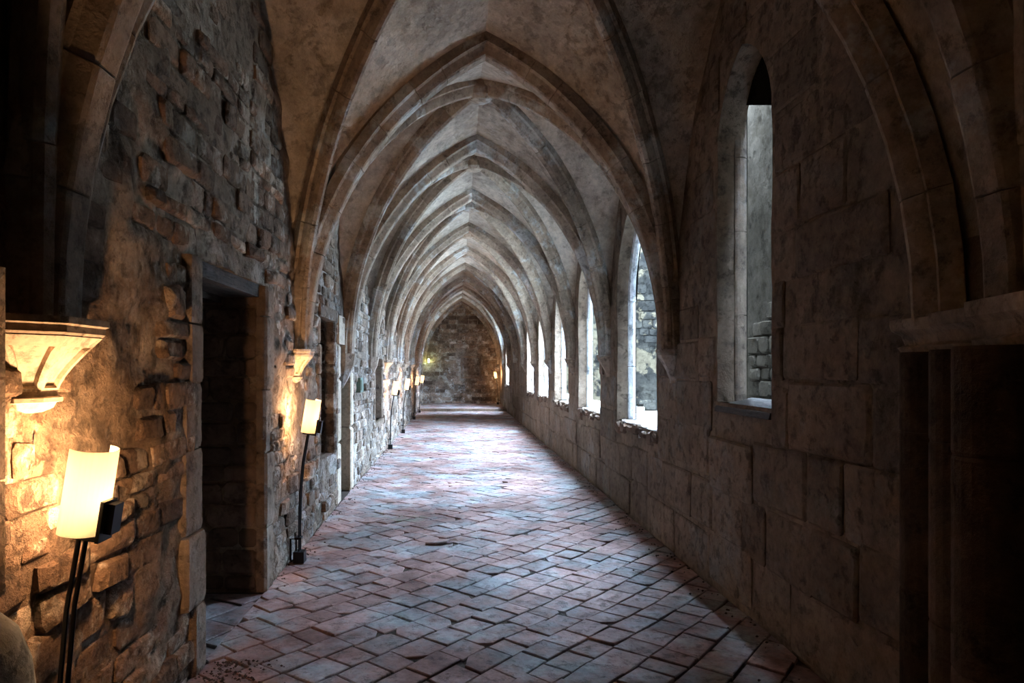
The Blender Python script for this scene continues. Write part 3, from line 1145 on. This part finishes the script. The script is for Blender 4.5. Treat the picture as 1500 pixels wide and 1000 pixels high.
corbel(-1, 2.30, .27, .21, .27, 'large carved half-octagonal corbel with arched panels above the nearest torch lamp', panels=True)
corbel(-1, 6.09, .19, .17, .25, 'carved sandstone corbel glowing orange above the second torch lamp on the left wall', panels=True)
ltxt = {5: 'sandstone corbel on the left wall directly beside and above the third torch lamp',
        6: 'small lit corbel on the left wall above the fourth torch lamp',
        7: 'small unlit corbel on the left wall between the fourth and fifth torch lamps',
        8: 'small lit corbel on the left wall above the fifth torch lamp',
        9: 'farthest lit corbel on the left wall, above the sixth torch lamp'}
for li, tx in ltxt.items():
    corbel(-1, LINES[li], .19, .19, .22, tx, 'corbels along the left wall')
corbel(1, LINES[2], .15, .17, .30, 'tapering stone corbel on the right wall beside the nearest wide window', mat='rib', base=False)
rtxt = {3: 'tapering stone corbel between the first and second wide windows of the right wall',
        4: 'tapering stone corbel between the second and third wide windows of the right wall',
        5: 'small stone corbel between the third and fourth wide windows of the right wall',
        6: 'small stone corbel between the fourth and fifth wide windows of the right wall',
        7: 'small stone corbel just past the fifth wide window of the right wall',
        9: 'small stone corbel just before the farthest window of the right wall',
        10: 'last stone corbel of the right wall, lit orange near the end wall'}
for li, tx in rtxt.items():
    corbel(1, LINES[li], .15, .17, .28, tx, 'corbels along the right wall', mat='rib', base=False)
# tapered rib ends without corbel on the left wall
for li in (3, 4):
    t = new_trim((-A, LINES[li], ZS - .3))
    mb = MB()
    rings = [plan(.17 * k, .19 * k, -1, LINES[li], ZS + z, -A - .03) for z, k in ((-.42, .12), (-.3, .45), (-.12, .85), (0.02, 1.0))]
    loft(mb, rings)
    mb.build('rib_end', M['rib'], t)

# ------------------------------------------------------------------ compound pier on the right, pilaster on the left edge
pier = empty('compound_pier', (1.9, 2.3, 0), 'dark compound pier of round shafts under one moulded capital at the right edge', 'pier')
def pier_outline(g):
    return [(B + .1, 2.88 + g), (1.90 - g, 2.86 + g), (1.87 - g, 2.52), (1.78 - g, 2.50), (1.72 - g, 2.12), (1.60 - g, 2.08), (1.50 - g, 1.72 - g), (B + .1, 1.6 - g)]
mb = MB(); loft(mb, [[(x, y, z) for x, y in pier_outline(0)] for z in (0.0, ZS - .10)])
mb.build('pier_core', M['ashlar'], pier)
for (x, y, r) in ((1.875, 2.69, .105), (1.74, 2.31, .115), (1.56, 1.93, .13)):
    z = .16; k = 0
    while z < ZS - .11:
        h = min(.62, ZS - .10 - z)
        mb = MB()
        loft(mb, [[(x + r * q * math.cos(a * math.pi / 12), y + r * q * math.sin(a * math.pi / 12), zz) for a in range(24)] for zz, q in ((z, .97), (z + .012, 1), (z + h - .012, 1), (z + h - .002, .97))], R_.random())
        mb.build('shaft_drum', M['dark_pier'], pier, smooth=False)
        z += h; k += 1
    mb = MB()
    loft(mb, [[(x + (r + q) * math.cos(a * math.pi / 12), y + (r + q) * math.sin(a * math.pi / 12), zz) for a in range(24)] for zz, q in ((0, .06), (.06, .06), (.08, .03), (.11, .045), (.13, .02), (.16, .0))], R_.random())
    mb.build('shaft_base', M['ashlar'], pier)
mb = MB()
loft(mb, [[(x, y, z) for x, y in pier_outline(g)] for z, g in ((ZS - .10, .02), (ZS - .08, .03), (ZS - .07, .01), (ZS - .03, .02), (ZS - .01, .045), (ZS + .01, .05), (ZS + .035, .05), (ZS + .04, .03))])
mb.build('capital', M['rib'], pier)
# upper respond: stepped shafts that rise into the ribs
up = new_trim((1.8, 2.2, ZS))
for (x, y, r, h) in ((1.74, 2.31, .085, 1.3), (1.62, 1.95, .10, 1.2)):
    pass

pil = empty('pilaster', (-1.38, 1.8, 0), 'pale stone pilaster strip at the left edge beside the large carved corbel', 'pilaster')
z = 0.98
for h in (.34, .3, .33):
    mb = MB(); mb.box(-A - .02, -1.325, 1.55, 2.01, z + .004, z + h - .004, R_.random()); mb.build('block', M['plaster'], pil); z += h
st = empty('plinth_stone', (-1.36, 1.8, 0), 'worn rounded plinth stone at the lower left corner below the pilaster', 'stone')
mb = MB()
rings = []
for z, k in ((0, 1.1), (.3, 1.07), (.6, 1.0), (.80, .9), (.90, .75), (.96, .5), (.975, .25)):
    rings.append([(-A + (.24 * k) * math.cos(a * math.pi / 10), 1.90 + .21 * k * math.sin(a * math.pi / 10), z) for a in range(-10, 10)])
loft(mb, rings)
mb.build('stone_block', M['sill'], st, smooth=True)

# ------------------------------------------------------------------ torch lamps
def torch_lamp(x, y, label, zb=0.0, side=-1, power=1.0, detail=True):
    """x, y: foot; side -1: wall on the left"""
    s = -side
    root = empty('torch_lamp', (x, y, zb), label, 'lamp', 'torch lamps along the walls')
    X = lambda a: x + s * a
    def rodpath(dy):
        return [(X(0), y + dy, zb + .03), (X(0), y + dy, zb + .35), (X(.008), y + dy, zb + .6), (X(.03), y + dy, zb + .85), (X(.075), y + dy, zb + 1.11)]
    # foot
    mb = MB(); mb.box(min(X(-.045), X(.045)), max(X(-.045), X(.045)), y - .05, y + .05, zb + .005, zb + .10)
    ft = mb.build('foot', M['iron'], root)
    mb = MB()
    tube(mb, [(X(-.03), y, zb + .09), (X(-.03), y, zb + .20), (X(-.078), y, zb + .20), (X(-.078), y, zb + .02), (X(-.03), y, zb + .02)], .009, 6)
    mb.build('loop_bracket', M['iron'], ft)
    for dy in (-.024, .024):
        mb = MB(); tube(mb, rodpath(dy), .0085, 8); mb.build('rod', M['iron'], root)
    for zz in (.2,):
        mb = MB(); mb.box(min(X(-.035), X(.02)), max(X(-.035), X(.02)), y - .038, y + .038, zb + zz, zb + zz + .02); mb.build('clamp', M['iron'], root)
    # head, tilted about the y axis
    th = math.radians(9)
    ox, oz = .078, 1.10
    def H(a, b, c):     # local head point: a outward, b along corridor, c up
        return (X(ox + a * math.cos(th) + c * math.sin(th)), y + b, zb + oz - a * math.sin(th) + c * math.cos(th))
    def hbox(a0, a1, b0, b1, c0, c1, name):
        mb = MB()
        v = [H(a, b, c) for c in (c0, c1) for b in (b0, b1) for a in (a0, a1)]
        mb.add(v, [(0, 2, 3, 1), (4, 5, 7, 6), (0, 1, 5, 4), (2, 6, 7, 3), (0, 4, 6, 2), (1, 3, 7, 5)])
        return mb.build(name, M['iron'], root)
    hbox(-.045, .06, -.045, .045, -.012, .004, 'tray')
    hbox(.062, .074, -.055, .035, -.012, .125, 'bracket_plate')
    hbox(.074, .10, -.03, .03, .015, .115, 'bracket_plate')
    hbox(-.012, .012, -.012, .012, .0, .055, 'lamp_socket')
    # curved pane of frosted glass
    mb = MB()
    n = 18
    r0, r1 = .088, .092
    a0, a1 = math.radians(-125), math.radians(85)
    vs = []
    for k in range(n + 1):
        an = a0 + (a1 - a0) * k / n
        for (r, c) in ((r0, .006), (r1, .006), (r1, .285), (r0, .285)):
            vs.append(H(r * math.cos(an) * .78 - .012, r * math.sin(an) * 1.05, c))
    fs = []
    for k in range(n):
        for q in range(4):
            a = k * 4 + q; b = k * 4 + (q + 1) % 4
            fs.append((a, b, b + 4, a + 4))
    fs += [(3, 2, 1, 0), (n * 4, n * 4 + 1, n * 4 + 2, n * 4 + 3)]
    mb.add(vs, fs)
    mb.build('glass_shade', M['glass'], root, smooth=False, label='curved frosted glass shade')
    mb = MB()
    rings = []
    for c, r in ((.055, .010), (.075, .018), (.10, .024), (.13, .024), (.15, .016), (.158, .004)):
        rings.append([H(r * math.cos(q * math.pi / 5), r * math.sin(q * math.pi / 5), c) for q in range(10)])
    loft(mb, rings)
    mb.build('bulb', M['bulb'], root, smooth=True)
    ld = bpy.data.lights.new('lamp_light', 'POINT')
    ld.energy = LAMP_W * power
    ld.color = LAMP_C
    ld.shadow_soft_size = .03
    lo = bpy.data.objects.new('lamp_light', ld)
    COL.objects.link(lo)
    lo.parent = root
    p = H(-.03, 0, .19)
    lo.location = (p[0] - x, p[1] - y, p[2] - zb)
    return root

torch_lamp(-1.315, 2.28, 'nearest torch lamp with lit curved glass shade on two black rods, lower left')
torch_lamp(-1.322, 5.80, 'second torch lamp from the camera, standing past the dark niche at the left wall')
torch_lamp(-1.322, 13.9, 'third torch lamp from the camera, at the left wall past the small doorway')
torch_lamp(-1.322, 17.3, 'fourth torch lamp from the camera, at the left wall')
torch_lamp(-1.322, 21.9, 'fifth torch lamp from the camera, far along the left wall')
torch_lamp(-1.322, 25.2, 'sixth torch lamp from the camera, farthest on the left wall')
torch_lamp(1.80, 28.9, 'only torch lamp at the right wall, in the far corner by the end wall', zb=.11, side=1)

# small green-yellow lamp on the end wall
sl = empty('wall_light', (-1.17, Y_END - .05, 1.85), 'small green-yellow lamp fixed high on the left of the end wall', 'lamp')
mb = MB(); mb.box(-1.22, -1.12, Y_END - .05, Y_END + .01, 1.86, 2.1); mb.build('back_plate', M['iron'], sl)
mb = MB(); loft(mb, [[(-1.17 + r * math.cos(a * math.pi / 5), Y_END - .09 + r * math.sin(a * math.pi / 5), z) for a in range(10)] for z, r in ((1.88, .02), (1.90, .045), (2.05, .045), (2.07, .02))])
mb.build('lamp_shade', M['signal'], sl)
ld = bpy.data.lights.new('wall_lamp_light', 'POINT'); ld.energy = 2.2; ld.color = (.8, .85, .22); ld.shadow_soft_size = .05
lo = bpy.data.objects.new('wall_lamp_light', ld); COL.objects.link(lo); lo.parent = sl; lo.location = (0, -.25, .12)

# green notice box on the left wall
nb = empty('notice_box', (-A, 9.95, 1.3), 'small green enamel box on the left wall past the small doorway', 'box')
mb = MB(); mb.box(-A - .01, -A + .06, 9.80, 10.08, 1.30, 1.51); mb.build('case', M['green'], nb)
mb = MB(); mb.box(-A + .06, -A + .068, 9.83, 10.05, 1.33, 1.48); mb.build('cover', M['green'], nb)

# ------------------------------------------------------------------ things on the first window sill
wb_ = empty('stone_cube', (2.6, 9.6, ZSILL), 'small white stone block standing on the sill of the nearest wide window', 'block')
mb = MB()
loft(mb, [[(2.6 + a * k, 9.6 + b * k, ZSILL - .02 + z) for a, b in ((-.045, -.06), (.045, -.06), (.045, .06), (-.045, .06))] for z, k in ((-.01, 1), (.09, 1.0), (.10, .92))])
mb.build('block_body', M['sill'], wb_)
mb = MB(); loft(mb, [[(2.6 + a, 9.6 + b, ZSILL - .02 + z) for a, b in ((-.035, -.04), (.035, -.04), (.035, .04), (-.035, .04))] for z in (.10, .135)])
mb.build('block_top', M['exterior'], wb_)

# ------------------------------------------------------------------ courtyard outside
ground = empty('courtyard_ground', (10, 10, -.3), kind='structure')
mb = MB(); mb.box(B + .3, 60, -30, 60, -.5, -.3); mb.build('gravel', M['ground'], ground)
wing = empty('courtyard_wing', (8, 31, 0), 'weathered stone wing with patchy plaster across the courtyard, seen through the windows', 'building')
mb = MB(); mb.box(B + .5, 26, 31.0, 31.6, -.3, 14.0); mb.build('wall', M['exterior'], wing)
mb = MB(); mb.add([(B + .5, 30.6, 13.8), (26, 30.6, 13.8), (26, 35, 17), (B + .5, 35, 17), (B + .5, 30.6, 14), (26, 30.6, 14), (26, 35, 17.2), (B + .5, 35, 17.2)],
                  [(0, 1, 2, 3), (7, 6, 5, 4), (0, 4, 5, 1), (1, 5, 6, 2), (2, 6, 7, 3), (3, 7, 4, 0)]); mb.build('roof', M['roof'], wing)
rr = random.Random(77)
mbs = MB(); z = -.25
while z < 9.2:
    h = rr.uniform(.3, .5); x = B + .6
    while x < 16:
        L = rr.uniform(.45, 1.1)
        if fbm(x * .35, z * .35, 4, 2) < -.05:
            slab(mbs, lambda u, v, n: (u, 31.0 - n, v), x, x + L, z, z + h, rr.uniform(.02, .09), rr, rr.random(), False, gap=.015)
        x += L
    z += h
mbs.build('wall_masonry', M['exterior'], wing, kind='stuff')
for (x, z, w, h) in ((7.6, 2.6, .5, .35), (5.2, 2.2, .5, .5), (9.5, 5.5, .9, 1.3), (12.9, 5.4, .9, 1.4)):
    mb = MB(); mb.box(x, x + w, 30.82, 31.02, z, z + h, rr.random()); mb.build('bonding_stone', M['shaded'], wing)
house = empty('well_house', (5.4, 2, 0), 'shaded stone well house with plaster above rough masonry, seen through the narrow slit window', 'building')
mb = MB(); mb.box(3.52, 8.5, -6, 8.3, -.3, 7.6); mb.build('wall', M['shaded'], house)  # unseen length and height shaped to keep sky light from the near bay
mb = MB(); mb.box(3.15, 8.7, -6.2, 8.45, 7.6, 7.8); mb.build('roof', M['roof'], house)  # unseen overhang added to cut sky light at the slit
rr2 = random.Random(78)
z = .6
while z < 2.5:
    h = rr2.uniform(.13, .22); y = 7.0
    while y < 8.1:
        L = rr2.uniform(.18, .42); y1 = min(y + L, 8.28)
        if z < 2.2 + .3 * math.sin(y * 2.1):
            mb = MB(); slab(mb, lambda u, v, n: (3.52 - n, u, v), y, y1, z, z + h, rr2.uniform(.01, .05), rr2, rr2.random(), False)
            mb.build('stone', M['shaded'], house)
        y += L
    z += h
east = empty('courtyard_range', (24, 10, 0), 'low stone range closing the far side of the courtyard', 'building')
mb = MB(); mb.box(26.1, 26.7, -25, 30.9, -.3, 5.5); mb.build('wall', M['exterior'], east)

# ------------------------------------------------------------------ crumbs, leaves and rubble on the floor
rr = random.Random(9)
mbs = MB()
for k in range(900):
    t = rr.random()
    if t < .45:
        x, y = B - abs(rr.gauss(0, .14)) - .01, rr.uniform(3.3, 22)
    elif t < .7:
        x, y = -A + abs(rr.gauss(0, .09)) + .01, rr.uniform(5.1, 16)
    else:
        x, y = -A + rr.gauss(.18, .12), rr.uniform(3.4, 3.85)
    if x > B - .01 or x < -A + .005: continue
    r = rr.uniform(.004, .015)
    z = undul(x, y) + r * .3
    vs = [(x + rr.uniform(.6, 1) * r * dx, y + rr.uniform(.6, 1) * r * dy, z + r * .6 * dz) for dx, dy, dz in ((1, 0, 0), (0, 1, 0), (-1, 0, 0), (0, -1, 0), (0, 0, 1), (0, 0, -1))]
    mbs.add(vs, [(0, 1, 4), (1, 2, 4), (2, 3, 4), (3, 0, 4), (1, 0, 5), (2, 1, 5), (3, 2, 5), (0, 3, 5)], rr.random())
o = mbs.build('floor_rubble', M['earth'], None, kind='stuff')
o['label'] = 'crumbs of stone and dirt strewn along the foot of the walls'

# a loose broken tile lying on the pavement
fr = empty('tile_fragment', (-.17, 6.42, .0), 'loose broken tile fragment tilted up on the pavement in mid corridor', 'tile')
mb = MB()
pl = [(-.11, -.03), (-.02, -.07), (.09, -.05), (.12, .02), (.03, .06), (-.08, .05)]
mb.add([(-.17 + a, 6.42 + b, .012 + z + a * .08) for z in (0, .018) for a, b in pl], [tuple(range(6))[::-1], tuple(range(6, 12))] + [(k, (k + 1) % 6, 6 + (k + 1) % 6, 6 + k) for k in range(6)], .6)
mb.build('tile_piece', M['floor_tile'], fr)
mb = MB()
mb.add([(-.03 + a, 6.45 + b, .02 + c) for a, b, c in ((-.05, -.02, 0), (0, -.04, .012), (.06, -.01, .002), (.03, .03, .015), (-.03, .03, .004))], [(0, 1, 3), (1, 2, 3), (0, 3, 4)], .3)
mb.build('dry_leaf', M['leaf'], fr, label='brown dry leaf caught against the fragment')
